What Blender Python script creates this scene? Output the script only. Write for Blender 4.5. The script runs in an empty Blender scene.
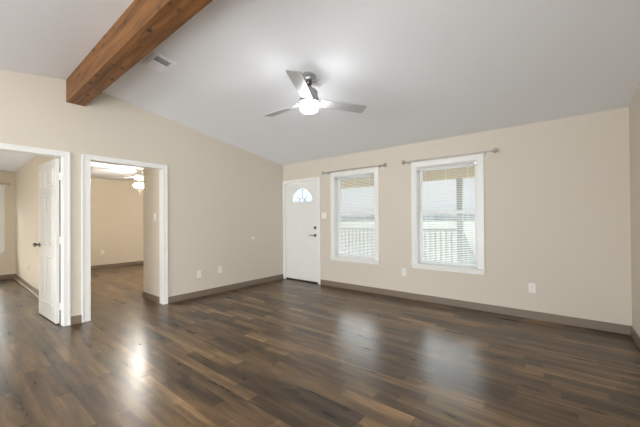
import bpy, bmesh, math, random
from mathutils import Vector, Matrix
random.seed(7)
SC = bpy.context.scene
C = SC.collection
PI = math.pi
R = math.radians

# ------------------------------------------------------------------ camera
F_PX, YAW, PITCH, ROLL, SHIFT_Y = 298.7534, 0.6716, 0.0070, -0.0070, 4.6922
cam_d = bpy.data.cameras.new('camera')
cam = bpy.data.objects.new('camera', cam_d); C.objects.link(cam)
cam_d.sensor_fit = 'HORIZONTAL'; cam_d.sensor_width = 36.0
cam_d.lens = 36.0 * F_PX / 640.0
cam_d.shift_y = SHIFT_Y / 640.0
cam_d.clip_start = 0.02; cam_d.clip_end = 2000
fw = Vector((-math.sin(YAW) * math.cos(PITCH), math.cos(YAW) * math.cos(PITCH), math.sin(PITCH)))
rt = Vector((math.cos(YAW), math.sin(YAW), 0)); up = rt.cross(fw)
r2 = rt * math.cos(ROLL) + up * math.sin(ROLL)
u2 = -rt * math.sin(ROLL) + up * math.cos(ROLL)
M = Matrix((r2, u2, -fw)).transposed().to_4x4()
M.translation = Vector((4.6209, -4.5444, 1.2422))
cam.matrix_world = M
SC.camera = cam

# ------------------------------------------------------------------ world, exposure
SC.view_settings.view_transform = 'Standard'
SC.view_settings.look = 'None'
SC.view_settings.gamma = 1.0
SC.view_settings.use_curve_mapping = False
SC.view_settings.exposure = 0.36
SC.cycles.use_denoising = True
SC.cycles.max_bounces = 10
SC.cycles.diffuse_bounces = 5
SC.cycles.transparent_max_bounces = 24
SC.cycles.sample_clamp_indirect = 6.0

SKY_STRENGTH = 0.72
FAN_LAMP = 42.0        # main ceiling fan lens
GLOBE_FILL = 6.0      # added fill globes on stands behind the camera
BED_LAMP = 300.0        # tulip shades of the bedroom fan
SIDE_FILL = 66.0        # added unseen globe that brightens the side bedroom

w = bpy.data.worlds.new('sky'); SC.world = w; w.use_nodes = True
nt = w.node_tree; nt.nodes.clear()
out = nt.nodes.new('ShaderNodeOutputWorld'); bg = nt.nodes.new('ShaderNodeBackground')
tc = nt.nodes.new('ShaderNodeTexCoord'); sep = nt.nodes.new('ShaderNodeSeparateXYZ')
rp = nt.nodes.new('ShaderNodeValToRGB'); nz = nt.nodes.new('ShaderNodeTexNoise')
rp.color_ramp.elements[0].position = 0.0; rp.color_ramp.elements[0].color = (.84, .89, .97, 1)
rp.color_ramp.elements[1].position = 0.5; rp.color_ramp.elements[1].color = (.94, .92, .90, 1)
nz.inputs['Scale'].default_value = 3.0; nz.inputs['Detail'].default_value = 5
cr = nt.nodes.new('ShaderNodeValToRGB'); cr.color_ramp.elements[0].position = .42; cr.color_ramp.elements[1].position = .62
mx = nt.nodes.new('ShaderNodeMixRGB'); mx.inputs[2].default_value = (.95, .97, 1, 1)
L = nt.links.new
L(tc.outputs['Generated'], sep.inputs[0]); L(sep.outputs['Z'], rp.inputs[0])
L(tc.outputs['Generated'], nz.inputs['Vector']); L(nz.outputs['Fac'], cr.inputs[0])
L(cr.outputs[0], mx.inputs[0]); L(rp.outputs[0], mx.inputs[1]); L(mx.outputs[0], bg.inputs[0])
mr = nt.nodes.new('ShaderNodeMapRange'); mr.inputs['From Min'].default_value = .13; mr.inputs['From Max'].default_value = .36   # bright overcast overhead, paler at the horizon
mr.inputs['To Min'].default_value = SKY_STRENGTH; mr.inputs['To Max'].default_value = SKY_STRENGTH * 14
L(sep.outputs['Z'], mr.inputs['Value']); L(mr.outputs[0], bg.inputs[1])
L(bg.outputs[0], out.inputs[0])

sun_d = bpy.data.lights.new('sun', 'SUN'); sun_d.energy = 15.0; sun_d.angle = R(1.5); sun_d.color = (1, .98, .95)
sun = bpy.data.objects.new('sun', sun_d); C.objects.link(sun)
sun.rotation_euler = Vector((.40, -.64, -.655)).to_track_quat('-Z', 'Y').to_euler()   # high over the field; lights the porch deck

# added fill light at the far end of the unseen kitchen, behind the camera
rear_fill_d = bpy.data.lights.new('added_rear_fill', 'AREA'); rear_fill_d.shape = 'RECTANGLE'; rear_fill_d.size = 4.4; rear_fill_d.size_y = 1.9
rear_fill_d.energy = 288.0; rear_fill_d.color = (.92, .965, 1)
rear_fill = bpy.data.objects.new('added_rear_fill', rear_fill_d); C.objects.link(rear_fill)
rear_fill.location = (2.6, -11.30, 1.05); rear_fill.rotation_euler = (R(90), 0, 0)

# added fill light at the right wall, out of view; brightens the left wall
side_d = bpy.data.lights.new('added_side_fill', 'AREA'); side_d.shape = 'RECTANGLE'; side_d.size = 1.35; side_d.size_y = 1.3
side_d.energy = 108.0; side_d.color = (.93, .97, 1)
side = bpy.data.objects.new('added_side_fill', side_d); C.objects.link(side)
side.location = (5.19, -5.75, 1.25); side.rotation_euler = (R(90), 0, R(90))

# ------------------------------------------------------------------ materials
def S(r, g, b):
    f = lambda c: (c / 255 / 12.92) if c / 255 <= .04045 else ((c / 255 + .055) / 1.055) ** 2.4
    return (f(r), f(g), f(b), 1)

def principled(name, col, rough=.5, metal=0.0, bump=0.0, bscale=200.0, spec=.5, var=0.0, vscale=3.0):
    m = bpy.data.materials.new(name); m.use_nodes = True
    n = m.node_tree; b = n.nodes['Principled BSDF']
    b.inputs['Base Color'].default_value = col; b.inputs['Roughness'].default_value = rough
    b.inputs['Metallic'].default_value = metal; b.inputs['Specular IOR Level'].default_value = spec
    g = n.nodes.new('ShaderNodeNewGeometry')
    t = n.nodes.new('ShaderNodeTexNoise'); t.inputs['Scale'].default_value = bscale; t.inputs['Detail'].default_value = 3
    n.links.new(g.outputs['Position'], t.inputs['Vector'])
    if bump:
        bp = n.nodes.new('ShaderNodeBump'); bp.inputs['Strength'].default_value = bump; bp.inputs['Distance'].default_value = .002
        n.links.new(t.outputs['Fac'], bp.inputs['Height']); n.links.new(bp.outputs['Normal'], b.inputs['Normal'])
    if var:
        t2 = n.nodes.new('ShaderNodeTexNoise'); t2.inputs['Scale'].default_value = vscale; t2.inputs['Detail'].default_value = 4
        n.links.new(g.outputs['Position'], t2.inputs['Vector'])
        mp = n.nodes.new('ShaderNodeMapRange'); mp.inputs['To Min'].default_value = 1 - var; mp.inputs['To Max'].default_value = 1 + var
        n.links.new(t2.outputs['Fac'], mp.inputs['Value'])
        mm = n.nodes.new('ShaderNodeVectorMath'); mm.operation = 'SCALE'; mm.inputs[0].default_value = col[:3]
        n.links.new(mp.outputs[0], mm.inputs['Scale']); n.links.new(mm.outputs[0], b.inputs['Base Color'])
    return m

def emitter(name, col, strength):
    m = bpy.data.materials.new(name); m.use_nodes = True
    n = m.node_tree; b = n.nodes['Principled BSDF']
    b.inputs['Base Color'].default_value = (.9, .9, .9, 1)
    b.inputs['Emission Color'].default_value = col; b.inputs['Emission Strength'].default_value = strength
    return m

def glass_mat():
    m = bpy.data.materials.new('window_glass'); m.use_nodes = True
    n = m.node_tree; n.nodes.clear()
    o = n.nodes.new('ShaderNodeOutputMaterial'); mixn = n.nodes.new('ShaderNodeMixShader')
    tr = n.nodes.new('ShaderNodeBsdfTransparent'); gl = n.nodes.new('ShaderNodeBsdfGlossy'); fr = n.nodes.new('ShaderNodeFresnel')
    tr.inputs[0].default_value = (.96, .98, .97, 1); gl.inputs['Roughness'].default_value = .22; fr.inputs[0].default_value = 1.2
    n.links.new(fr.outputs[0], mixn.inputs[0]); n.links.new(tr.outputs[0], mixn.inputs[1]); n.links.new(gl.outputs[0], mixn.inputs[2])
    n.links.new(mixn.outputs[0], o.inputs[0])
    return m

def floor_mat():
    m = bpy.data.materials.new('vinyl_plank_floor'); m.use_nodes = True
    n = m.node_tree; b = n.nodes['Principled BSDF']; N = n.nodes.new; K = n.links.new
    g = N('ShaderNodeNewGeometry'); sp = N('ShaderNodeSeparateXYZ'); K(g.outputs['Position'], sp.inputs[0])
    def math_(op, a, b_=None):
        q = N('ShaderNodeMath'); q.operation = op
        for i, v in enumerate((a, b_)):
            if v is None: continue
            if isinstance(v, (int, float)): q.inputs[i].default_value = v
            else: K(v, q.inputs[i])
        return q.outputs[0]
    def planks(PW, PL):
        ry = math_('DIVIDE', sp.outputs['Y'], PW); row = math_('FLOOR', ry); fy = math_('FRACT', ry)
        wn = N('ShaderNodeTexWhiteNoise'); wn.noise_dimensions = '1D'; K(row, wn.inputs['W'])
        rx = math_('ADD', math_('DIVIDE', sp.outputs['X'], PL), wn.outputs['Value']); col = math_('FLOOR', rx); fx = math_('FRACT', rx)
        cv = N('ShaderNodeCombineXYZ'); K(row, cv.inputs[0]); K(col, cv.inputs[1])
        wn2 = N('ShaderNodeTexWhiteNoise'); wn2.noise_dimensions = '2D'; K(cv.outputs[0], wn2.inputs['Vector'])
        return wn2, fx, fy
    wn2, fx, fy = planks(.180, 1.22)
    wn3, fx3, fy3 = planks(.090, .55)
    # grain, shifted per plank
    sc = N('ShaderNodeVectorMath'); sc.operation = 'MULTIPLY'; sc.inputs[1].default_value = (1.5, 12, 1); K(g.outputs['Position'], sc.inputs[0])
    of = N('ShaderNodeVectorMath'); of.operation = 'MULTIPLY_ADD'; of.inputs[1].default_value = (37, 37, 37); K(wn2.outputs['Color'], of.inputs[0]); K(sc.outputs[0], of.inputs[2])
    t1 = N('ShaderNodeTexNoise'); t1.inputs['Scale'].default_value = 1.2; t1.inputs['Detail'].default_value = 5; t1.inputs['Roughness'].default_value = .55; t1.inputs['Distortion'].default_value = .15
    K(of.outputs[0], t1.inputs['Vector'])
    sc2 = N('ShaderNodeVectorMath'); sc2.operation = 'MULTIPLY'; sc2.inputs[1].default_value = (3, 70, 1); K(of.outputs[0], sc2.inputs[0])
    t2 = N('ShaderNodeTexNoise'); t2.inputs['Scale'].default_value = 1.0; t2.inputs['Detail'].default_value = 4; K(sc2.outputs[0], t2.inputs['Vector'])
    v = math_('ADD', math_('ADD', math_('MULTIPLY', wn2.outputs['Value'], .16), math_('MULTIPLY', wn3.outputs['Value'], .20)), math_('MULTIPLY', t1.outputs['Fac'], .66))
    v = math_('ADD', v, math_('MULTIPLY', math_('SUBTRACT', t2.outputs['Fac'], .5), .42))
    rmp = N('ShaderNodeValToRGB'); e = rmp.color_ramp.elements
    e[0].position = .22; e[0].color = S(33, 23, 14); e[1].position = .86; e[1].color = S(168, 136, 98)
    x = e.new(.42); x.color = S(62, 45, 29); x = e.new(.60); x.color = S(105, 82, 55)
    K(v, rmp.inputs[0])
    # seams
    sy = math_('LESS_THAN', math_('MINIMUM', fy, math_('SUBTRACT', 1.0, fy)), .008)
    sx = math_('LESS_THAN', math_('MINIMUM', fx, math_('SUBTRACT', 1.0, fx)), .0012)
    seam = math_('MAXIMUM', sy, sx)
    mxn = N('ShaderNodeMixRGB'); mxn.inputs[2].default_value = S(40, 31, 25); K(math_('MULTIPLY', seam, .7), mxn.inputs[0]); K(rmp.outputs[0], mxn.inputs[1])
    K(mxn.outputs[0], b.inputs['Base Color'])
    rr = N('ShaderNodeMapRange'); rr.inputs['To Min'].default_value = .24; rr.inputs['To Max'].default_value = .34; K(t1.outputs['Fac'], rr.inputs['Value'])
    K(rr.outputs[0], b.inputs['Roughness']); b.inputs['Specular IOR Level'].default_value = .6
    bp = N('ShaderNodeBump'); bp.inputs['Strength'].default_value = .06; bp.inputs['Distance'].default_value = .002
    K(math_('SUBTRACT', t2.outputs['Fac'], math_('MULTIPLY', seam, 1.0)), bp.inputs['Height']); K(bp.outputs[0], b.inputs['Normal'])
    return m

def beam_mat():
    m = bpy.data.materials.new('knotty_cedar'); m.use_nodes = True
    n = m.node_tree; b = n.nodes['Principled BSDF']; N = n.nodes.new; K = n.links.new
    g = N('ShaderNodeNewGeometry')
    def noise(scl, scale, detail=5, dist=0.0):
        s = N('ShaderNodeVectorMath'); s.operation = 'MULTIPLY'; s.inputs[1].default_value = scl; K(g.outputs['Position'], s.inputs[0])
        t = N('ShaderNodeTexNoise'); t.inputs['Scale'].default_value = scale; t.inputs['Detail'].default_value = detail; t.inputs['Distortion'].default_value = dist
        K(s.outputs[0], t.inputs['Vector']); return t.outputs['Fac']
    a = noise((.6, 9, 9), 2.0, 6, 1.2)
    rmp = N('ShaderNodeValToRGB'); e = rmp.color_ramp.elements
    e[0].position = .28; e[0].color = S(90, 57, 26); e[1].position = .75; e[1].color = S(150, 103, 54)
    x = e.new(.5); x.color = S(123, 80, 38)
    K(a, rmp.inputs[0])
    f = noise((2, 60, 60), 2.0, 3)
    fr = N('ShaderNodeMapRange'); fr.inputs['To Min'].default_value = .85; fr.inputs['To Max'].default_value = 1.12; K(f, fr.inputs['Value'])
    m1 = N('ShaderNodeVectorMath'); m1.operation = 'SCALE'; K(rmp.outputs[0], m1.inputs[0]); K(fr.outputs[0], m1.inputs['Scale'])
    # knots
    s = N('ShaderNodeVectorMath'); s.operation = 'MULTIPLY'; s.inputs[1].default_value = (5.6, 10, 10); K(g.outputs['Position'], s.inputs[0])
    vo = N('ShaderNodeTexVoronoi'); vo.inputs['Scale'].default_value = 1.0; K(s.outputs[0], vo.inputs['Vector'])
    kr = N('ShaderNodeValToRGB'); e = kr.color_ramp.elements
    e[0].position = .10; e[0].color = (1, 1, 1, 1); e[1].position = .24; e[1].color = (0, 0, 0, 1); K(vo.outputs['Distance'], kr.inputs[0])
    mxn = N('ShaderNodeMixRGB'); mxn.inputs[2].default_value = S(58, 32, 16); K(kr.outputs[0], mxn.inputs[0]); K(m1.outputs[0], mxn.inputs[1])
    K(mxn.outputs[0], b.inputs['Base Color']); b.inputs['Roughness'].default_value = .6
    return m

MW = principled('beige_wall_paint', S(212, 203, 189), .75, bump=.12, bscale=260)
MW2 = principled('tan_bedroom_paint', S(216, 205, 186), .75, bump=.12, bscale=260)
MC = principled('white_ceiling_paint', S(240, 243, 247), .85, bump=.15, bscale=180)
MT = principled('white_trim_paint', S(234, 234, 231), .35, bump=.02)
MD = principled('white_door_paint', S(231, 231, 226), .38, bump=.03)
MB = principled('taupe_baseboard_paint', S(126, 112, 97), .45, var=.06)
MCK = principled('light_floor_caulk', S(196, 184, 166), .6)
MP = principled('white_plastic', S(238, 234, 228), .35)
MPD = principled('socket_slot', S(60, 56, 52), .6)
MN = principled('brushed_nickel', S(200, 197, 192), .42, metal=.85, bump=.05, bscale=600)
MNP = principled('pewter_hardware', S(120, 112, 104), .35, metal=1.0)
MFB = principled('silver_fan_blade', S(188, 188, 190), .42, metal=.25)
MFM = principled('fan_nickel', S(165, 165, 166), .35, metal=.8)
MBLW = principled('white_fan_blade', S(235, 233, 228), .4)
MV = principled('vinyl_sash', S(240, 242, 243), .35)
MBLIND = principled('blind_slat_white', S(240, 241, 241), .5)
_n = MBLIND.node_tree; _b = _n.nodes['Principled BSDF']; _t = _n.nodes.new('ShaderNodeBsdfTranslucent'); _t.inputs[0].default_value = (.9, .9, .9, 1)
_m = _n.nodes.new('ShaderNodeMixShader'); _m.inputs[0].default_value = .55
_n.links.new(_b.outputs[0], _m.inputs[1]); _n.links.new(_t.outputs[0], _m.inputs[2]); _n.links.new(_m.outputs[0], _n.nodes['Material Output'].inputs[0])
MVD = principled('vent_duct_dark', S(135, 135, 137), .8)
MVG = principled('vent_enamel', S(243, 244, 246), .4)
MG = glass_mat()
def frosted_mat():
    m = bpy.data.materials.new('frosted_glass'); m.use_nodes = True
    n = m.node_tree; n.nodes.clear()
    o = n.nodes.new('ShaderNodeOutputMaterial'); mixn = n.nodes.new('ShaderNodeMixShader')
    tr = n.nodes.new('ShaderNodeBsdfTransparent'); tl = n.nodes.new('ShaderNodeBsdfTranslucent'); tr.inputs[0].default_value = (.90, .95, 1, 1); tl.inputs[0].default_value = (.86, .93, 1, 1)
    mixn.inputs[0].default_value = .45
    n.links.new(tr.outputs[0], mixn.inputs[1]); n.links.new(tl.outputs[0], mixn.inputs[2]); n.links.new(mixn.outputs[0], o.inputs[0])
    return m
def screen_mat():
    m = bpy.data.materials.new('insect_screen_mesh'); m.use_nodes = True
    n = m.node_tree; n.nodes.clear()
    o = n.nodes.new('ShaderNodeOutputMaterial'); mixn = n.nodes.new('ShaderNodeMixShader')
    tr = n.nodes.new('ShaderNodeBsdfTransparent'); df = n.nodes.new('ShaderNodeBsdfDiffuse'); df.inputs[0].default_value = (.62, .65, .67, 1)
    mixn.inputs[0].default_value = .30
    n.links.new(tr.outputs[0], mixn.inputs[1]); n.links.new(df.outputs[0], mixn.inputs[2]); n.links.new(mixn.outputs[0], o.inputs[0])
    return m
MFG = frosted_mat(); MSCR = screen_mat()
MFL = floor_mat()
MBM = beam_mat()
MDK = principled('threshold_dark_bronze', S(58, 50, 44), .5, metal=.3)
MLED = principled('lead_came', S(96, 104, 116), .45, metal=.4)
MPORCH = principled('porch_ceiling_tan', S(158, 150, 136), .8, var=.06, vscale=5)
MDECK = principled('deck_boards_grey', S(212, 211, 208), .8, var=.06, vscale=9)
MRAIL = principled('grey_painted_wood', S(122, 126, 128), .7, var=.05)
MFIELD = principled('pale_grass_field', S(37, 42, 31), .95, var=.2, vscale=.12)
MTREE = principled('distant_trees', S(88, 94, 98), .95, var=.2, vscale=.05)
MEXT = principled('exterior_siding', S(214, 210, 202), .8)
EM_FAN = emitter('fan_lens_glow', (.98, .985, 1, 1), FAN_LAMP)
EM_GLOBE_FILL = emitter('globe_fill_glow', (.97, .985, 1, 1), GLOBE_FILL)
EM_BED = emitter('tulip_shade_glow', (1, .94, .85, 1), BED_LAMP)
EM_SIDE_FILL = emitter('side_fill_glow', (1, .98, .93, 1), SIDE_FILL)

# ------------------------------------------------------------------ mesh helpers
def bx(bm, x0, x1, y0, y1, z0, z1, mat=None):
    vs = [bm.verts.new(p) for p in ((x0, y0, z0), (x1, y0, z0), (x1, y1, z0), (x0, y1, z0), (x0, y0, z1), (x1, y0, z1), (x1, y1, z1), (x0, y1, z1))]
    if mat is not None:
        for v in vs: v.co = mat @ v.co
    for f in ((3, 2, 1, 0), (4, 5, 6, 7), (0, 1, 5, 4), (1, 2, 6, 5), (2, 3, 7, 6), (3, 0, 4, 7)):
        bm.faces.new([vs[i] for i in f])
def poly_prism(bm, pts, off):
    """closed polygon pts (3d, planar) extruded by vector off"""
    a = [bm.verts.new(p) for p in pts]; b = [bm.verts.new(Vector(p) + Vector(off)) for p in pts]
    bm.faces.new(a[::-1]); bm.faces.new(b)
    for i in range(len(pts)):
        j = (i + 1) % len(pts); bm.faces.new((a[i], a[j], b[j], b[i]))
def frame_axes(d):
    d = Vector(d).normalized(); a = Vector((0, 0, 1)) if abs(d.z) < .9 else Vector((1, 0, 0))
    u = d.cross(a).normalized(); return d, u, d.cross(u)
def lathe(bm, prof, base=(0, 0, 0), axis=(0, 0, 1), seg=32):
    """prof: list of (r, h) along axis"""
    d, u, v = frame_axes(axis); base = Vector(base); rings = []
    for r, h in prof:
        if r < 1e-6: rings.append([bm.verts.new(base + d * h)]); continue
        rings.append([bm.verts.new(base + d * h + (u * math.cos(2 * PI * k / seg) + v * math.sin(2 * PI * k / seg)) * r) for k in range(seg)])
    for A, B in zip(rings, rings[1:]):
        for k in range(seg):
            j = (k + 1) % seg
            if len(A) == 1 and len(B) == 1: continue
            if len(A) == 1: bm.faces.new((A[0], B[j], B[k]))
            elif len(B) == 1: bm.faces.new((A[k], A[j], B[0]))
            else: bm.faces.new((A[k], A[j], B[j], B[k]))
    if len(rings[0]) > 1: bm.faces.new(rings[0][::-1])
    if len(rings[-1]) > 1: bm.faces.new(rings[-1])
def tube(bm, pts, r, seg=12):
    for a, b in zip(pts, pts[1:]):
        a = Vector(a); b = Vector(b); lathe(bm, [(r, 0), (r, (b - a).length)], a, b - a, seg)
def sphere(bm, c, r, seg=24):
    n = 12
    lathe(bm, [(r * math.sin(PI * i / n) if 0 < i < n else 0, -r * math.cos(PI * i / n)) for i in range(n + 1)], c, (0, 0, 1), seg)
def NB(): return bmesh.new()
def obj(name, bm, mat, parent=None, bevel=0.0, smooth=False):
    bmesh.ops.recalc_face_normals(bm, faces=bm.faces[:])
    me = bpy.data.meshes.new(name); bm.to_mesh(me); bm.free()
    me.materials.append(mat)
    o = bpy.data.objects.new(name, me); C.objects.link(o)
    if smooth:
        me.shade_smooth() if hasattr(me, 'shade_smooth') else None
        e = o.modifiers.new('edges', 'EDGE_SPLIT'); e.split_angle = R(35)
    if bevel:
        b = o.modifiers.new('bevel', 'BEVEL'); b.width = bevel; b.segments = 2; b.limit_method = 'ANGLE'
    if parent is not None:
        o.parent = parent; o.matrix_parent_inverse = Matrix.Identity(4)
        o.location = -parent.location if parent.parent is None and parent.type == 'EMPTY' else (0, 0, 0)
        if parent.rotation_euler.z and parent.type == 'EMPTY': o.location = (0, 0, 0)
    return o
def struct(name, bm, mat, bevel=0.0):
    o = obj(name, bm, mat, None, bevel); o['kind'] = 'structure'; return o
def struct_empty(name, loc):
    o = bpy.data.objects.new(name, None); C.objects.link(o); o.location = loc; o['kind'] = 'structure'; return o
def thing(name, label, cat, loc=(0, 0, 0), group=None):
    o = bpy.data.objects.new(name, None); C.objects.link(o); o.location = loc
    o['label'] = label; o['category'] = cat
    if group: o['group'] = group
    return o
def box_obj(name, dims, mat, parent=None, bevel=0.0):
    bm = NB(); bx(bm, *dims); return obj(name, bm, mat, parent, bevel)

# ------------------------------------------------------------------ room constants
W = 5.229; HC = 2.4277; SL = .1527; RIDGE = -3.54; REAR = 2 * RIDGE; TH = .115
HB = 2.38                       # bedroom ceiling
FARX = -4.88                    # far wall of both bedrooms
def zc(y): return HC - SL * y if y >= RIDGE else HC - SL * (REAR - y)

# floor ------------------------------------------------------------
bm = NB(); bx(bm, FARX - .1, W + .1, -11.7, .02, -.08, 0); struct('floor', bm, MFL)

# ceiling ------------------------------------------------------------
def slope_slab(y0, y1):
    bm = NB(); z0, z1 = HC - SL * abs(y0 if y0 > RIDGE else REAR - y0), 0
    poly_prism(bm, [(0, y0, zc(y0)), (0, y1, zc(y1)), (0, y1, zc(y1) + .1), (0, y0, zc(y0) + .1)], (W, 0, 0)); return bm
bm = NB()
for a, b in ((0.0, RIDGE), (RIDGE, REAR)):
    poly_prism(bm, [(0, a, zc(a)), (0, b, zc(b)), (0, b, zc(b) + .1), (0, a, zc(a) + .1)], (W, 0, 0))
struct('ceiling', bm, MC)
bm = NB(); bx(bm, FARX, -TH, -3.45, 0, HB, HB + .1); struct('ceiling_bedroom', bm, MC)
bm = NB(); bx(bm, FARX, -TH, REAR, -3.55, HB, HB + .1); struct('ceiling_side_bedroom', bm, MC)

# left wall with two openings ---------------------------------------
OP2 = (-3.395, -2.510); OP1 = (-4.455, -3.660); OPZ = 2.025
def gable_piece(bm, y0, y1, z0):
    cuts = [y0] + ([RIDGE] if y0 < RIDGE < y1 else []) + [y1]
    for a, b in zip(cuts, cuts[1:]):
        poly_prism(bm, [(0, a, z0), (0, b, z0), (0, b, zc(b) + .05), (0, a, zc(a) + .05)], (-TH, 0, 0))
bm = NB()
J = .018
gable_piece(bm, REAR, OP1[0] - J, 0); gable_piece(bm, OP1[0] - J, OP1[1] + J, OPZ + J); gable_piece(bm, OP1[1] + J, OP2[0] - J, 0)
gable_piece(bm, OP2[0] - J, OP2[1] + J, OPZ + J); gable_piece(bm, OP2[1] + J, 0, 0)
struct('wall_left', bm, MW)
# right and rear
bm = NB()
for a, b in ((REAR, RIDGE), (RIDGE, 0)):
    poly_prism(bm, [(W, a, 0), (W, b, 0), (W, b, zc(b) + .05), (W, a, zc(a) + .05)], (TH, 0, 0))
struct('wall_right', bm, MW)
KY = -11.6
bm = NB(); bx(bm, FARX, .25, REAR - TH, REAR, 0, HC + .05); bx(bm, .25, W - .25, REAR - TH, REAR, 2.25, HC + .05); bx(bm, W - .25, W, REAR - TH, REAR, 0, HC + .05); struct('wall_rear', bm, MW)
bm = NB(); bx(bm, -TH, 0, KY, REAR - TH, 0, HC + .05); bx(bm, W, W + TH, KY, REAR - TH, 0, HC + .05); bx(bm, 0, W, KY - TH, KY, 0, HC + .05); struct('wall_kitchen', bm, MW)
bm = NB(); bx(bm, 0, W, KY, REAR, HC, HC + .1); struct('ceiling_kitchen', bm, MC)
bm = NB(); bx(bm, .3, .38, KY + .01, KY + .07, 0, 2.08); bx(bm, 4.82, 4.90, KY + .01, KY + .07, 0, 2.08); bx(bm, .38, 4.82, KY + .01, KY + .07, 2.0, 2.08); bx(bm, 2.56, 2.64, KY + .01, KY + .07, 0, 2.0); struct('added_patio_frame', bm, MV)  # unseen patio frame, added to go around the rear fill light
bm = NB(); bx(bm, W - .03, W - .002, -6.50, -6.43, .55, 1.97); bx(bm, W - .03, W - .002, -5.07, -5.0, .55, 1.97); bx(bm, W - .03, W - .002, -6.43, -5.07, .55, .60); bx(bm, W - .03, W - .002, -6.43, -5.07, 1.90, 1.97); struct('added_window_frame', bm, MV)  # unseen window frame on the solid wall, added for the side fill light
# back (window) wall
WT = .16
DOOR = (.055, .962, 2.035)
WIN = ((1.358, 2.202), (2.918, 3.768)); WZ = (.565, 2.052)
bm = NB()
xs = [-.115, DOOR[0], DOOR[1], WIN[0][0], WIN[0][1], WIN[1][0], WIN[1][1], W]
for i, (a, b) in enumerate(zip(xs, xs[1:])):
    if i == 1: bx(bm, a, b, 0, WT, DOOR[2], HC + .05)
    elif i in (3, 5): bx(bm, a, b, 0, WT, -.05, WZ[0]); bx(bm, a, b, 0, WT, WZ[1], HC + .05)
    else: bx(bm, a, b, 0, WT, -.05 if i else -.05, HC + .05)
struct('wall_back', bm, MW)
bm = NB(); bx(bm, FARX, -TH, 0, WT, 0, HC); struct('wall_bedroom_back', bm, MW2)
# bedrooms: partition, hall closet block, far wall
bm = NB(); bx(bm, FARX, -TH, -3.55, -3.45, 0, HB + .05); struct('wall_partition', bm, MW2)
bm = NB(); bx(bm, -.70, -TH, -2.51, 0, 0, HB); struct('wall_hall', bm, MW)
SW3 = (-4.62, -3.79, .64, 2.02)   # side bedroom window opening y0,y1,z0,z1
bm = NB()
bx(bm, FARX - .12, FARX, SW3[1], WT, 0, HB + .1); bx(bm, FARX - .12, FARX, REAR, SW3[0], 0, HB + .1)
bx(bm, FARX - .12, FARX, SW3[0], SW3[1], 0, SW3[2]); bx(bm, FARX - .12, FARX, SW3[0], SW3[1], SW3[3], HB + .1)
struct('wall_far', bm, MW2)

# baseboards ---------------------------------------------------------
BH, BT = .098, .014
def base(name, segs, m=MB):
    bm = NB()
    for s in segs: bx(bm, *s)
    return struct(name, bm, m, .003)
base('baseboard_left', [(0, BT, -2.4432, 0, 0, BH), (0, BT, -3.594 + .0, -3.487, 0, BH), (0, BT, REAR, -4.53, 0, BH)])
base('baseboard_back', [(1.022, W, -BT, 0, 0, BH)])
base('baseboard_right', [(W - BT, W, REAR, -BT, 0, BH)])
base('baseboard_hall', [(-.70 - BT, -TH, -2.51 - BT, -2.51, 0, BH), (-.70 - BT, -.70, -2.51, 0, 0, BH)])
base('baseboard_bedroom', [(FARX, FARX + BT, -3.45, 0, 0, BH), (FARX, -TH, -3.45, -3.45 + BT, 0, BH)])
base('baseboard_side_bedroom', [(FARX, FARX + BT, REAR, -3.55, 0, BH), (FARX, -TH, -3.55 - BT, -3.55, 0, BH)])
bm = NB(); bx(bm, FARX + BT, -TH - .02, -3.55 - BT - .016, -3.55 - BT, 0, .016); struct('trim_3', bm, MCK)

# casing of the wide opening and of the side bedroom door -------------
def cased_opening(y0, y1, z, oy0, oy1, oz):
    """casing with back band on the living room side + jamb liner"""
    bm = NB()
    for a, b in ((oy0, y0), (y1, oy1)):
        bx(bm, 0, .014, a, b, 0, oz)
    bx(bm, 0, .014, y0, y1, z, oz)
    # raised outer band
    bx(bm, .014, .021, oy0, oy0 + .022, 0, oz); bx(bm, .014, .021, oy1 - .022, oy1, 0, oz)
    bx(bm, .014, .021, oy0 + .022, oy1 - .022, oz - .022, oz)
    # jamb liners
    bx(bm, -TH - .004, 0, y0 - .018, y0, 0, z); bx(bm, -TH - .004, 0, y1, y1 + .018, 0, z); bx(bm, -TH - .004, 0, y0 - .018, y1 + .018, z, z + .018)
    return bm
struct('trim_1', cased_opening(OP2[0], OP2[1], OPZ, -3.4869, -2.4432, 2.0874), MT, .003)

# door_2: open six panel door ----------------------------------------
d2 = struct_empty('door_2', (-.118, -3.672, 0))
bm = cased_opening(OP1[0], OP1[1], OPZ, -4.525, -3.594, 2.0874)
bx(bm, -.075, -.04, OP1[1] - .011, OP1[1], 0, OPZ); bx(bm, -.075, -.04, OP1[0], OP1[0] + .011, 0, OPZ)  # stop
bx(bm, -TH - .012, -TH, OP1[1] + .02, OP1[1] + .075, 0, 2.0874); bx(bm, -TH - .016, -TH, OP1[0] - .06, OP1[0], 0, 2.0874); bx(bm, -TH - .016, -TH, OP1[0], OP1[1], OPZ, 2.0874)
obj('casing', bm, MT, d2, .003)
def panel_leaf(wd, ht, t, panels, th=.009):
    """door leaf in local coords: x along width, y thickness (0..t), raised panels on both faces"""
    bm = NB(); bx(bm, 0, wd, 0, t, 0, ht)
    for (a, b, c, d) in panels:
        for y, s in ((0, -1), (t, 1)):
            e = .012
            # moulding ring (raised) and raised centre field
            q = []
            for (x0, x1, z0, z1, hgt) in ((a, b, c, d, .0), (a + e, b - e, c + e, d - e, th), (a + 2 * e, b - 2 * e, c + 2 * e, d - 2 * e, .001), (a + 3.6 * e, b - 3.6 * e, c + 3.6 * e, d - 3.6 * e, th)):
                yy = y + s * hgt
                q.append([bm.verts.new(p) for p in ((x0, yy, z0), (x1, yy, z0), (x1, yy, z1), (x0, yy, z1))])
            for A, B in zip(q, q[1:]):
                for k in range(4): bm.faces.new((A[k], A[(k + 1) % 4], B[(k + 1) % 4], B[k]))
            bm.faces.new(q[-1])
    return bm
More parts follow.
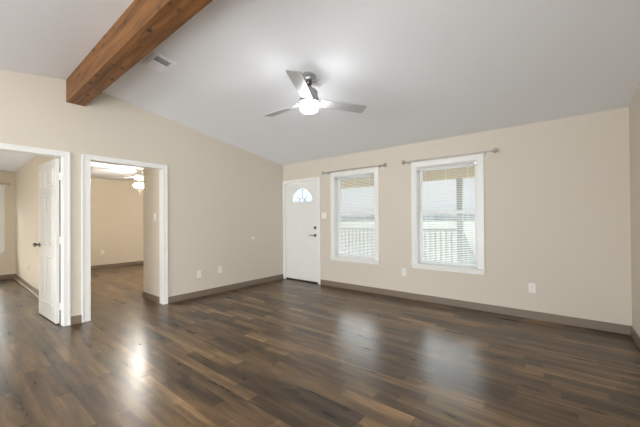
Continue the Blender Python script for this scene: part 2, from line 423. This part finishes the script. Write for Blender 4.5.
LW, LH = .775, 2.005
cols = ((.10, .345), (.43, .675)); rows = ((.19, .80), (.93, 1.58), (1.68, 1.90))
leaf_rot = R(180 + 3.0)
hold = bpy.data.objects.new('door_leaf', None)
bm = panel_leaf(LW, LH, .035, [(a, b, c, d) for a, b in cols for c, d in rows])
T = Matrix.Translation((-.139, -3.668, .012)) @ Matrix.Rotation(leaf_rot, 4, 'Z')
for v in bm.verts: v.co = T @ v.co
leaf = obj('door_leaf', bm, MD, d2, .0015)
def knob(bm, p, d):
    lathe(bm, [(.032, 0), (.032, .006), (.012, .010), (.011, .032), (.022, .038), (.029, .050), (.027, .062), (.014, .069), (0, .070)], p, d, 20)
bm = NB()
for y, s in ((.035, 1), (0, -1)):
    p = T @ Vector((LW - .065, y, .93)); d = T.to_3x3() @ Vector((0, s, 0)); knob(bm, p, d)
kn = obj('knob', bm, MNP, leaf, 0, True); kn.location = (0, 0, 0); kn['label'] = 'pewter round door knob'
for z in (.22, 1.02, 1.80):
    bm = NB(); tube(bm, [(-.112, -3.6705, z - .045), (-.112, -3.6705, z + .045)], .007, 10)
    bx(bm, -.118, -.085, -3.6655, -3.6605, z - .045, z + .045)
    obj('hinge', bm, MP, d2)

# front door ----------------------------------------------------------
d1 = struct_empty('door_1', (.5, 0, 0))
bm = NB()
X0, X1, ZT = DOOR
bx(bm, -.0, X0 - .0, -.016, 0, 0, 2.09); bx(bm, X1, 1.020, -.016, 0, 0, 2.09); bx(bm, X0, X1, -.016, 0, ZT, 2.09)
bx(bm, X0, X0 + .014, 0, WT, 0, ZT); bx(bm, X1 - .014, X1, 0, WT, 0, ZT); bx(bm, X0, X1, 0, WT, ZT - .014, ZT)
bx(bm, X0 + .014, X0 + .022, .062, WT, 0, ZT - .014); bx(bm, X1 - .022, X1 - .014, .062, WT, 0, ZT - .014)
obj('casing', bm, MT, d1, .003)
lx0, lx1, lz0, lz1 = X0 + .018, X1 - .018, .028, ZT - .026
cxx = .523; RW, FZ, RH = .288, 1.615, .285         # fanlight half width, base, height
bm = NB()
N_ARC = 28
arc = [(cxx + RW * math.cos(PI * i / N_ARC), FZ + RH * math.sin(PI * i / N_ARC)) for i in range(N_ARC + 1)]
DY0, DY1 = .012, .056
# leaf: lower block, and ring pieces around the half round opening
bx(bm, lx0, lx1, DY0, DY1, lz0, FZ)
bx(bm, lx0, cxx - RW, DY0, DY1, FZ, lz1); bx(bm, cxx + RW, lx1, DY0, DY1, FZ, lz1)
for (xa, za), (xb, zb) in zip(arc, arc[1:]):
    poly_prism(bm, [(xa, DY0, za), (xa, DY0, lz1), (xb, DY0, lz1), (xb, DY0, zb)], (0, DY1 - DY0, 0))
# embossed panels
for (a, b) in ((.155, .475), (.57, .89)):
    for (c, d) in ((1.05, 1.44), (.29, .87)):
        q = []
        for (e, hgt) in ((0, 0), (.010, .004), (.022, .0), (.05, .003)):
            q.append([bm.verts.new(p) for p in ((a + e, DY0 - hgt - .0004, c + e), (b - e, DY0 - hgt - .0004, c + e), (b - e, DY0 - hgt - .0004, d - e), (a + e, DY0 - hgt - .0004, d - e))])
        for A, B in zip(q, q[1:]):
            for k in range(4): bm.faces.new((A[k], A[(k + 1) % 4], B[(k + 1) % 4], B[k]))
        bm.faces.new(q[-1])
lf = obj('door_leaf', bm, MD, d1)
# fanlight moulding, glass, sunburst cames
bm = NB()
ring = []
for (k, hh) in ((1.0, .0), (1.0, .012), (1.09, .012), (1.11, .0)):
    pts = [(cxx + RW * k * math.cos(PI * i / N_ARC), DY0 - hh, FZ - (k - 1) * .0 + RH * k * math.sin(PI * i / N_ARC)) for i in range(N_ARC + 1)]
    ring.append([bm.verts.new(p) for p in pts])
for A, B in zip(ring, ring[1:]):
    for i in range(N_ARC): bm.faces.new((A[i], A[i + 1], B[i + 1], B[i]))
bx(bm, cxx - RW * 1.1, cxx + RW * 1.1, DY0 - .012, DY0, FZ - .026, FZ)
fm = obj('fanlight_moulding', bm, MD, d1)
bm = NB(); poly_prism(bm, [(x, .032, z) for x, z in arc], (0, .006, 0)); obj('fanlight_glass', bm, MFG, d1)
bm = NB()
hub = [(cxx + .085 * math.cos(PI * i / 12), FZ + .085 * math.sin(PI * i / 12)) for i in range(13)]
for (xa, za), (xb, zb) in zip(hub, hub[1:]): tube(bm, [(xa, .029, za), (xb, .029, zb)], .006, 8)
for a, k in ((40, .62), (90, .98), (140, .62)):
    ca, sa = math.cos(R(a)), math.sin(R(a))
    tube(bm, [(cxx + .085 * ca, .029, FZ + .085 * sa), (cxx + RW * ca * k, .029, FZ + RH * sa * k)], .005, 8)
obj('sunburst_came', bm, MLED, d1)
bm = NB(); bx(bm, X0 + .014, X1 - .014, .002, WT, 0, .022); t_ = obj('threshold', bm, MDK, d1, .004); t_['label'] = 'dark bronze door sill'
bm = NB(); lathe(bm, [(.031, 0), (.031, .008), (.024, .013), (.022, .02), (0, .021)], (lx1 - .067, DY0, 1.095), (0, -1, 0), 20)
bx(bm, lx1 - .072, lx1 - .062, DY0 - .032, DY0 - .018, 1.08, 1.11)
obj('deadbolt', bm, MNP, d1, 0, True)
bm = NB(); hx = lx1 - .067
lathe(bm, [(.031, 0), (.031, .007), (.014, .012), (.012, .045), (0, .046)], (hx, DY0, .945), (0, -1, 0), 20)
tube(bm, [(hx + .008, DY0 - .04, .945), (hx - .06, DY0 - .046, .947), (hx - .115, DY0 - .040, .943)], .0085, 10)
sphere(bm, (hx - .115, DY0 - .040, .943), .0085, 10)
obj('lever_handle', bm, MNP, d1, 0, True)

# windows ---------------------------------------------------------------
def window(name, x0, x1, ox0, ox1):
    z0, z1 = WZ
    w_ = struct_empty(name, ((x0 + x1) / 2, 0, z0))
    bm = NB()
    bx(bm, ox0, x0, -.016, 0, z0, 2.1301); bx(bm, x1, ox1, -.016, 0, z0, 2.1301); bx(bm, x0, x1, -.016, 0, z1, 2.1301)
    bx(bm, ox0, ox0 + .02, -.021, -.016, z0, 2.1301); bx(bm, ox1 - .02, ox1, -.021, -.016, z0, 2.1301); bx(bm, ox0 + .02, ox1 - .02, -.021, -.016, 2.1101, 2.1301)
    obj('casing', bm, MT, w_, .003)
    bm = NB()
    bx(bm, x0, x0 + .012, 0, WT, z0, z1); bx(bm, x1 - .012, x1, 0, WT, z0, z1); bx(bm, x0, x1, 0, WT, z1 - .012, z1); bx(bm, x0, x1, 0, WT, z0 - .015, z0 + .001)
    obj('jamb_liner', bm, MT, w_)
    bm = NB(); bx(bm, ox0 - .014, ox1 + .014, -.045, 0, z0 - .022, z0); obj('stool', bm, MT, w_, .006)
    bm = NB(); bx(bm, ox0 + .004, ox1 - .004, -.016, 0, z0 - .075, z0 - .022); obj('apron', bm, MT, w_, .003)
    # two vinyl sashes
    a, b = x0 + .012, x1 - .012; zm = 1.352; fwid = .042
    def sash(nm, c, d, y):
        bm = NB(); t = .03
        bx(bm, a, a + fwid, y, y + t, c, d); bx(bm, b - fwid, b, y, y + t, c, d)
        bx(bm, a + fwid, b - fwid, y, y + t, c, c + fwid); bx(bm, a + fwid, b - fwid, y, y + t, d - fwid, d)
        s = obj(nm, bm, MV, w_, .003)
        bm = NB(); bx(bm, a + fwid, b - fwid, y + .012, y + .017, c + fwid, d - fwid)
        g = obj('pane', bm, MG, s); g.location = (0, 0, 0)
    sash('lower_sash', z0 + .001, zm + .02, .078)
    sash('upper_sash', zm - .02, z1 - .012, .112)
    bm = NB(); bx(bm, a + .01, b - .01, .148, .1485, z0 + .012, zm + .01); sc_ = obj('insect_screen', bm, MSCR, w_)
    bm = NB(); xm = (a + b) / 2; bx(bm, xm - .03, xm + .03, .074, .09, zm + .02, zm + .032); obj('sash_lock', bm, MV, w_)
    return w_
window('window_1', *WIN[0], 1.2785, 2.279)
window('window_2', *WIN[1], 2.8405, 3.8475)

# side bedroom window (far wall) ------------------------------------------
w3 = struct_empty('window_3', (FARX, -4.2, .64))
y0, y1, z0, z1 = SW3
bm = NB(); c = .07
bx(bm, FARX, FARX + .016, y0 - c, y0, z0, z1 + c); bx(bm, FARX, FARX + .016, y1, y1 + c, z0, z1 + c); bx(bm, FARX, FARX + .016, y0, y1, z1, z1 + c)
obj('casing', bm, MT, w3, .003)
bm = NB(); bx(bm, FARX, FARX + .05, y0 - c - .02, y1 + c + .02, z0 - .022, z0); bx(bm, FARX, FARX + .016, y0 - c, y1 + c, z0 - .07, z0 - .022)
obj('stool', bm, MT, w3, .003)
bm = NB(); t = FARX - .08
bx(bm, t, t + .03, y0, y0 + .04, z0, z1); bx(bm, t, t + .03, y1 - .04, y1, z0, z1); bx(bm, t, t + .03, y0 + .04, y1 - .04, z0, z0 + .04); bx(bm, t, t + .03, y0 + .04, y1 - .04, z1 - .04, z1)
bx(bm, t, t + .03, y0 + .04, y1 - .04, 1.32, 1.36)
obj('sash', bm, MV, w3)
bm = NB(); bx(bm, t + .012, t + .017, y0 + .04, y1 - .04, z0 + .04, z1 - .04); obj('pane', bm, MG, w3)

# ------------------------------------------------------------------ outside
bm = NB(); bx(bm, -4.5, W + 2, WT, 2.30, -.16, -.06); struct('porch_deck', bm, MDECK)
bm = NB(); poly_prism(bm, [(-4.5, WT, 2.46), (-4.5, 2.45, 2.30), (-4.5, 2.45, 2.40), (-4.5, WT, 2.60)], (W + 6.5, 0, 0)); struct('porch_roof', bm, MPORCH)
bm = NB(); bx(bm, -4.5, W + 2, 2.14, 2.26, 2.10, 2.315); struct('porch_header', bm, MPORCH)
bm = NB(); bx(bm, -400, 400, 2.0, 600, -1.3, -.75); struct('ground', bm, MFIELD)
bm = NB()
NX = 90; prev = None
for i in range(NX):
    xa = -400 + 800 * i / NX; xb = -400 + 800 * (i + 1) / NX; h = 4 + 3.5 * random.random()
    bx(bm, xa - 2, xb + 2, 330 + 20 * random.random(), 380, -.8, h)
tr = obj('tree_line', bm, MTREE); tr['kind'] = 'stuff'; tr['label'] = 'hazy line of distant trees on the horizon beyond the pale field'; tr['category'] = 'trees'

PY = 2.20
for (px_, lab) in ((3.02, 'grey square porch post seen through the window nearest the right wall'), (-.9, 'grey square porch post left of the railing beyond the front door')):
    t = thing('porch_post', lab, 'post', (px_, PY, -.06))
    box_obj('shaft', (px_ - .055, px_ + .055, PY - .055, PY + .055, -.06, 2.10), MRAIL, t, .004)
    box_obj('base_block', (px_ - .075, px_ + .075, PY - .075, PY + .075, -.06, .06), MRAIL, t, .004)
t = thing('porch_railing', 'grey wooden porch railing with square balusters, left of the porch post', 'railing', (1.0, PY, -.06))
ra, rb = -.82, 2.94
box_obj('top_rail', (ra, rb, PY - .045, PY + .045, 1.00, 1.05), MRAIL, t, .004)
box_obj('bottom_rail', (ra, rb, PY - .02, PY + .02, .06, .10), MRAIL, t)
k = 0; x = rb - .09
while x > ra + .05:
    box_obj('baluster', (x - .018, x + .018, PY - .018, PY + .018, .10, 1.00), MRAIL, t); x -= .113
# stair rail going down into the yard
t = thing('stair_railing', 'grey sloping stair handrail running down from the porch post', 'railing', (3.02, 2.9, -.75))
def sloped(y): return .98 - .62 * (y - 2.26)
bm = NB(); poly_prism(bm, [(2.98, 2.285, sloped(2.285)), (2.98, 3.5, sloped(3.5)), (2.98, 3.5, sloped(3.5) + .05), (2.98, 2.285, sloped(2.285) + .05)], (.09, 0, 0)); obj('handrail', bm, MRAIL, t)
for i in range(10):
    y = 2.36 + i * .113
    box_obj('baluster', (3.005, 3.041, y - .018, y + .018, sloped(y) - .86, sloped(y) + .01), MRAIL, t)
box_obj('end_post', (2.98, 3.07, 3.46, 3.55, -.75, sloped(3.5) + .12), MRAIL, t)
bm = NB()
for i in range(4): bx(bm, 3.10, 4.4, 2.30 + .27 * i, 2.30 + .27 * (i + 1), -.76, -.06 - .17 * (i + 1) + .02)
struct('porch_steps', bm, MDECK)

# ------------------------------------------------------------------ ridge beam
bm = NB(); bx(bm, .001, W - .001, -3.632, -3.449, 2.686, 2.990)
b = obj('ceiling_beam', bm, MBM, None, .006); b['label'] = 'knotty brown cedar ridge beam running across the vaulted white ceiling'; b['category'] = 'beam'

# ------------------------------------------------------------------ ceiling register
vx0, vx1, vy0, vy1 = 1.185, 1.520, -3.245, -3.035
t = thing('ceiling_vent', 'white louvred air register on the sloped ceiling beside the wooden beam', 'vent', (0, 0, 0))
vm = Matrix.Translation(((vx0 + vx1) / 2, (vy0 + vy1) / 2, zc((vy0 + vy1) / 2))) @ Matrix.Rotation(-math.atan(SL), 4, 'X')
t.location = vm.translation
hx_, hy_ = (vx1 - vx0) / 2, (vy1 - vy0) / 2
def vb(bm, *d): bx(bm, *d, mat=vm)
bm = NB(); fwv = .045
vb(bm, -hx_, hx_, -hy_, -hy_ + .035, -.010, -.0005); vb(bm, -hx_, hx_, hy_ - .035, hy_, -.010, -.0005)
vb(bm, -hx_, -hx_ + fwv, -hy_ + .035, hy_ - .035, -.010, -.0005); vb(bm, hx_ - fwv, hx_, -hy_ + .035, hy_ - .035, -.010, -.0005)
obj('frame', bm, MVG, t, .002)
bm = NB(); vb(bm, -hx_ + fwv, hx_ - fwv, -hy_ + .035, hy_ - .035, -.0035, -.001); obj('duct_opening', bm, MVD, t)
def louvre(bm, xc, tilt, y0, y1):
    m2 = vm @ Matrix.Translation((xc, 0, -.011)) @ Matrix.Rotation(tilt, 4, 'Y')
    bx(bm, -.0095, .0095, y0, y1, -.0008, .0008, mat=m2)
bm = NB(); n = 5
for i in range(7): louvre(bm, -hx_ + fwv + .012 + i * .0195, R(-40), -hy_ + .035, hy_ - .035)
obj('louvres', bm, MVG, t)
bm = NB()
for i in range(5): louvre(bm, hx_ - fwv - .012 - i * .0195, R(24), -hy_ + .035, hy_ - .035)
obj('louvres', bm, MVG, t)
bm = NB(); vb(bm, .014, .020, -hy_ + .035, hy_ - .035, -.016, -.004); obj('divider', bm, MVG, t)
bm = NB()
for i in range(3):
    m2 = vm @ Matrix.Translation((0, -hy_ + .008 + i * .010, -.013)) @ Matrix.Rotation(R(55), 4, 'X'); bx(bm, -hx_ + .012, hx_ - .012, -.005, .005, -.0007, .0007, mat=m2)
obj('side_louvres', bm, MVG, t)

# ------------------------------------------------------------------ main ceiling fan
FX, FY = 2.598, -2.169
FZC = zc(FY)
t = thing('ceiling_fan', 'silver three-blade ceiling fan with round glowing light on the vaulted ceiling', 'ceiling fan', (FX, FY, 2.355))
bm = NB(); lathe(bm, [(0, 2.692), (.040, 2.692), (.062, 2.697), (.068, 2.706), (.068, 2.733), (.074, 2.738), (.074, 2.750), (.066, 2.756), (.066, FZC + .012)], (FX, FY, 0), (0, 0, 1), 36); obj('canopy', bm, MFM, t, 0, True)
bm = NB(); lathe(bm, [(.012, 2.62), (.012, 2.692)], (FX, FY, 0), (0, 0, 1), 16)
sphere(bm, (FX, FY, 2.684), .034, 20)
lathe(bm, [(.020, 2.625), (.026, 2.63), (.026, 2.645), (.018, 2.652)], (FX, FY, 0), (0, 0, 1), 20)
obj('downrod', bm, MNP, t, 0, True)
bm = NB(); lathe(bm, [(.026, 2.632), (.040, 2.624), (.046, 2.608), (.082, 2.596), (.090, 2.585), (.090, 2.538), (.086, 2.534), (.090, 2.531), (.090, 2.522)], (FX, FY, 0), (0, 0, 1), 40); obj('motor_housing', bm, MFM, t, 0, True)
bm = NB(); lathe(bm, [(.090, 2.522), (.098, 2.519), (.1005, 2.512), (.1005, 2.474), (.096, 2.470)], (FX, FY, 0), (0, 0, 1), 40); obj('light_ring', bm, MFM, t, 0, True)
bm = NB(); lathe(bm, [(0, 2.374), (.05, 2.376), (.080, 2.384), (.093, 2.400), (.097, 2.420), (.096, 2.4698)], (FX, FY, 0), (0, 0, 1), 40); o = obj('light_lens', bm, EM_FAN, t, 0, True); o['label'] = 'round white glowing light lens'
def blade(bm, r0, r1, w0, w1, th, ang, z, pitch, ctr, round_=.02):
    m2 = Matrix.Translation((ctr[0], ctr[1], z)) @ Matrix.Rotation(ang, 4, 'Z') @ Matrix.Rotation(pitch, 4, 'X')
    n = 5; pts = [(r0, -w0 / 2)]
    for sgn in (-1, 1):
        for i in range(n + 1):
            a = (PI / 2) * i / n
            if sgn < 0: pts.append((r1 - round_ + round_ * math.sin(a), -w1 / 2 + round_ - round_ * math.cos(a)))
            else: pts.append((r1 - round_ + round_ * math.cos(a), w1 / 2 - round_ + round_ * math.sin(a)))
    pts.append((r0, w0 / 2))
    a = [bm.verts.new(m2 @ Vector((x, y, -th / 2))) for x, y in pts]; b_ = [bm.verts.new(m2 @ Vector((x, y, th / 2))) for x, y in pts]
    bm.faces.new(a[::-1]); bm.faces.new(b_)
    for i in range(len(pts)):
        j = (i + 1) % len(pts); bm.faces.new((a[i], a[j], b_[j], b_[i]))
    return m2
for ang in (R(-61), R(59), R(179)):
    bm = NB(); m2 = blade(bm, .12, .655, .120, .142, .008, ang, 2.483, R(-12), (FX, FY)); bl = obj('blade', bm, MFB, t)
    bm = NB(); bx(bm, .085, .17, -.022, .022, .004, .009, mat=m2); br = obj('blade_iron', bm, MFM, bl); br.location = (0, 0, 0)

# ------------------------------------------------------------------ bedroom fan with light kit
BX, BY = -2.5, -1.885
t = thing('ceiling_fan', 'white ceiling fan with glowing tulip shades and pull chain in the back bedroom', 'ceiling fan', (BX, BY, 1.95))
bm = NB(); lathe(bm, [(.02, 2.315), (.075, 2.325), (.08, HB)], (BX, BY, 0), (0, 0, 1), 28); obj('canopy', bm, MBLW, t, 0, True)
bm = NB(); lathe(bm, [(.04, 2.150), (.095, 2.165), (.11, 2.20), (.11, 2.26), (.085, 2.295), (.018, 2.316)], (BX, BY, 0), (0, 0, 1), 32); obj('motor_housing', bm, MBLW, t, 0, True)
for i in range(5):
    bm = NB(); blade(bm, .14, .62, .10, .135, .007, R(14 + 72 * i), 2.195, R(-10), (BX, BY)); obj('blade', bm, MBLW, t)
bm = NB(); lathe(bm, [(.02, 2.075), (.045, 2.085), (.05, 2.12), (.04, 2.15)], (BX, BY, 0), (0, 0, 1), 24)
obj('light_fitter', bm, MNP, t, 0, True)
for i in range(4):
    a = R(35 + 90 * i); d = Vector((math.cos(a) * .8, math.sin(a) * .8, -.6)).normalized()
    p = Vector((BX, BY, 2.10)) + d * .04
    bm = NB(); lathe(bm, [(.013, .01), (.017, .025), (.031, .05), (.038, .078), (.046, .10), (.0, .09)], p, d, 20); o = obj('lamp_shade', bm, EM_BED, t, 0, True); o['label'] = 'glowing frosted tulip lamp shade'
bm = NB(); tube(bm, [(BX + .01, BY - .01, 2.08), (BX + .01, BY - .01, 1.87)], .003, 6); lathe(bm, [(.0, 0), (.009, .008), (.007, .035), (0, .04)], (BX + .01, BY - .01, 1.83), (0, 0, 1), 12); obj('pull_chain', bm, MN, t)

# added globe fill lamps outside the frame: side bedroom and the rear half of the living room
for (gx, gy, lab) in ((-2.4, -5.5, 'added globe fill lamp in the side bedroom, left of the open door'), (.9, -6.35, 'added globe fill lamp behind the camera, nearest the left wall'), (2.6, -6.35, 'added globe fill lamp behind the camera, middle of the row'), (4.2, -6.35, 'added globe fill lamp behind the camera, nearest the right wall')):
    gz = .98 if gx > 0 else .5
    t = thing('fill_lamp', lab, 'floor lamp', (gx, gy, 0))
    bm = NB(); lathe(bm, [(.15, 0), (.15, .012), (.03, .025), (.012, .04), (.012, gz - .18), (.05, gz - .165), (.05, gz - .15)], (gx, gy, 0), (0, 0, 1), 28); obj('stand', bm, MN, t, 0, True)
    bm = NB(); sphere(bm, (gx, gy, gz), .16, 28); obj('globe', bm, EM_GLOBE_FILL if gx > 0 else EM_SIDE_FILL, t, 0, True)

# ------------------------------------------------------------------ blinds
def blind(x0, x1, tl, lab):
    z0, z1 = WZ[0] + .004, WZ[1] - .014
    a, b = x0 + .016, x1 - .016
    t = thing('window_blind', lab, 'blind', ((a + b) / 2, .04, z0))
    bm = NB(); bx(bm, a, b, .022, .054, z1 - .034, z1 - .002); obj('headrail', bm, MBLIND, t, .002)
    bm = NB(); zt = z1 - .046; pitch = .0255
    while zt > z0 + .03:
        v = [bm.verts.new(p) for p in ((a + .004, .026, zt - tl), (b - .004, .026, zt - tl), (b - .004, .038, zt + .0008), (a + .004, .038, zt + .0008), (a + .004, .050, zt + tl), (b - .004, .050, zt + tl))]
        bm.faces.new((v[0], v[1], v[2], v[3])); bm.faces.new((v[3], v[2], v[5], v[4]))
        zt -= pitch
    o = obj('slats', bm, MBLIND, t)
    bm = NB(); bx(bm, a + .003, b - .003, .027, .049, z0, z0 + .016); obj('bottom_rail', bm, MBLIND, t, .002)
    bm = NB()
    for f in (.14, .5, .86):
        xx = a + (b - a) * f
        for yy in (.0245, .0515): tube(bm, [(xx, yy, z0 + .01), (xx, yy, z1 - .03)], .0007, 5)
    obj('ladder_cord', bm, MBLIND, t)
    bm = NB(); tube(bm, [(a + .06, .016, z1 - .02), (a + .06, .014, z1 - .62)], .004, 8); obj('tilt_wand', bm, MP, t)
    for (p, q) in ((a - .002, a + .03), (b - .03, b + .002)):
        bm = NB(); bx(bm, p, q, .014, .058, z1 - .04, z1); obj('bracket', bm, MN, t)
blind(*WIN[0], .0056, 'white horizontal mini blind lowered in the window nearest the front door')
blind(*WIN[1], .0032, 'white horizontal mini blind lowered in the window nearest the right wall')

# ------------------------------------------------------------------ curtain rods
def rod(x0, x1, z, brk, lab):
    t = thing('curtain_rod', lab, 'curtain rod', ((x0 + x1) / 2, -.08, z))
    Y = -.085; xm = (x0 + x1) / 2 - .1
    bm = NB(); tube(bm, [(x0, Y, z), (xm, Y, z)], .0085, 14); tube(bm, [(xm, Y, z), (x1, Y, z)], .0068, 14); obj('pole', bm, MN, t, 0, True)
    for xe, s in ((x0, -1), (x1, 1)):
        bm = NB(); lathe(bm, [(.010, -.012), (.012, 0), (.012, .006), (.026, .012), (.033, .022), (.033, .040), (.026, .047), (0, .048)], (xe, Y, z), (s, 0, 0), 18); obj('finial', bm, MN, t, 0, True)
    for xb in brk:
        bm = NB(); bx(bm, xb - .011, xb + .011, -.006, -.0005, z - .035, z + .03); tube(bm, [(xb, -.005, z - .016), (xb, Y, z - .016)], .005, 8)
        tube(bm, [(xb, Y - .012, z - .002), (xb, Y - .008, z - .013), (xb, Y + .008, z - .013), (xb, Y + .012, z - .002)], .0035, 8); obj('bracket', bm, MN, t)
rod(1.180, 2.395, 2.140, (1.245, 1.80, 2.310), 'brushed nickel curtain rod above the window nearest the front door')
rod(2.772, 3.962, 2.140, (2.815, 3.36, 3.872), 'brushed nickel curtain rod above the window nearest the right wall')
t = thing('curtain_rod', 'pale curtain rod at the far window of the side bedroom', 'curtain rod', (FARX + .08, -4.2, 2.075))
bm = NB(); tube(bm, [(FARX + .08, -4.85, 2.075), (FARX + .08, -3.68, 2.075)], .009, 12); obj('pole', bm, MN, t, 0, True)
bm = NB(); lathe(bm, [(.012, 0), (.026, .012), (.026, .03), (0, .036)], (FARX + .08, -3.68, 2.075), (0, 1, 0), 16); obj('finial', bm, MN, t, 0, True)
bm = NB(); bx(bm, FARX + .0005, FARX + .006, -3.76, -3.735, 2.045, 2.10); tube(bm, [(FARX + .005, -3.7475, 2.063), (FARX + .08, -3.7475, 2.063)], .005, 8); obj('bracket', bm, MN, t)

# ------------------------------------------------------------------ wall plates
def place(o_bm, m4):
    for v in o_bm.verts: v.co = m4 @ v.co
    return o_bm
def plate_matrix(p, face):
    """local: x right, z up, y towards the room is -y"""
    rot = {'-y': 0, '+x': PI / 2, '+y': PI}[face]
    return Matrix.Translation(p) @ Matrix.Rotation(rot, 4, 'Z')
def outlet(p, face, lab, kind='duplex'):
    m4 = plate_matrix(p, face)
    nm, cat = ('wall_outlet', 'outlet') if kind == 'duplex' else (('light_switch', 'light switch') if kind.startswith('switch') else ('wall_plate', 'wall plate'))
    t = thing(nm, lab, cat, p)
    wd = .058 if kind == 'switch2' else .036
    bm = NB(); bx(bm, -wd, wd, -.006, -.0004, -.058, .058); obj('cover_plate', place(bm, m4), MP, t, .003)
    if kind == 'duplex':
        for dz in (-.021, .021):
            bm = NB(); lathe(bm, [(.0165, 0), (.0165, .0025), (.0, .0026)], (0, -.006, dz), (0, -1, 0), 20); so = obj('socket', place(bm, m4), MP, t)
            bm = NB(); bx(bm, -.0075, -.0050, -.0092, -.0085, dz - .002, dz + .008); bx(bm, .0050, .0075, -.0092, -.0085, dz - .002, dz + .008); lathe(bm, [(.003, 0), (.003, .0007)], (0, -.0085, dz - .009), (0, -1, 0), 10)
            s_ = obj('slots', place(bm, m4), MPD, so); s_.location = (0, 0, 0); s_['label'] = 'dark socket slots'
    elif kind.startswith('switch'):
        for dx in ((-.023, .023) if kind == 'switch2' else (0,)):
            bm = NB(); bx(bm, dx - .0165, dx + .0165, -.0095, -.006, -.033, .033); obj('rocker', place(bm, m4), MP, t, .001)
    else:
        bm = NB(); lathe(bm, [(.007, 0), (.007, .006), (0, .006)], (0, -.006, 0), (0, -1, 0), 12); obj('coaxial_jack', place(bm, m4), MN, t)
    return t
outlet((2.705, 0, .412), '-y', 'white outlet on the window wall between the two windows')
outlet((4.365, 0, .383), '-y', 'white outlet on the window wall near the right corner')
outlet((0, -1.937, .373), '+x', 'white wall plate on the left wall, the one nearest the cased opening', 'plate')
outlet((0, -1.547, .392), '+x', 'white wall plate on the left wall, the one nearer the front door', 'plate')
outlet((-3.17, -3.55, .385), '-y', 'white outlet low on the side bedroom wall behind the open door')
outlet((FARX, -1.915, .435), '+x', 'white outlet low on the tan far wall of the back bedroom')
outlet((1.112, 0, 1.335), '-y', 'white double light switch on the wall beside the front door', 'switch2')
outlet((-.264, -2.51, 1.311), '-y', 'white light switch on the hall wall inside the cased opening', 'switch')
t = thing('wall_knob_plate', 'small round white cover on the left wall below eye level', 'wall plate', (0, -.82, .908))
bm = NB(); lathe(bm, [(.030, .0004), (.030, .006), (.024, .011), (0, .012)], (0, -.82, .908), (1, 0, 0), 24); obj('cover', bm, MP, t, 0, True)
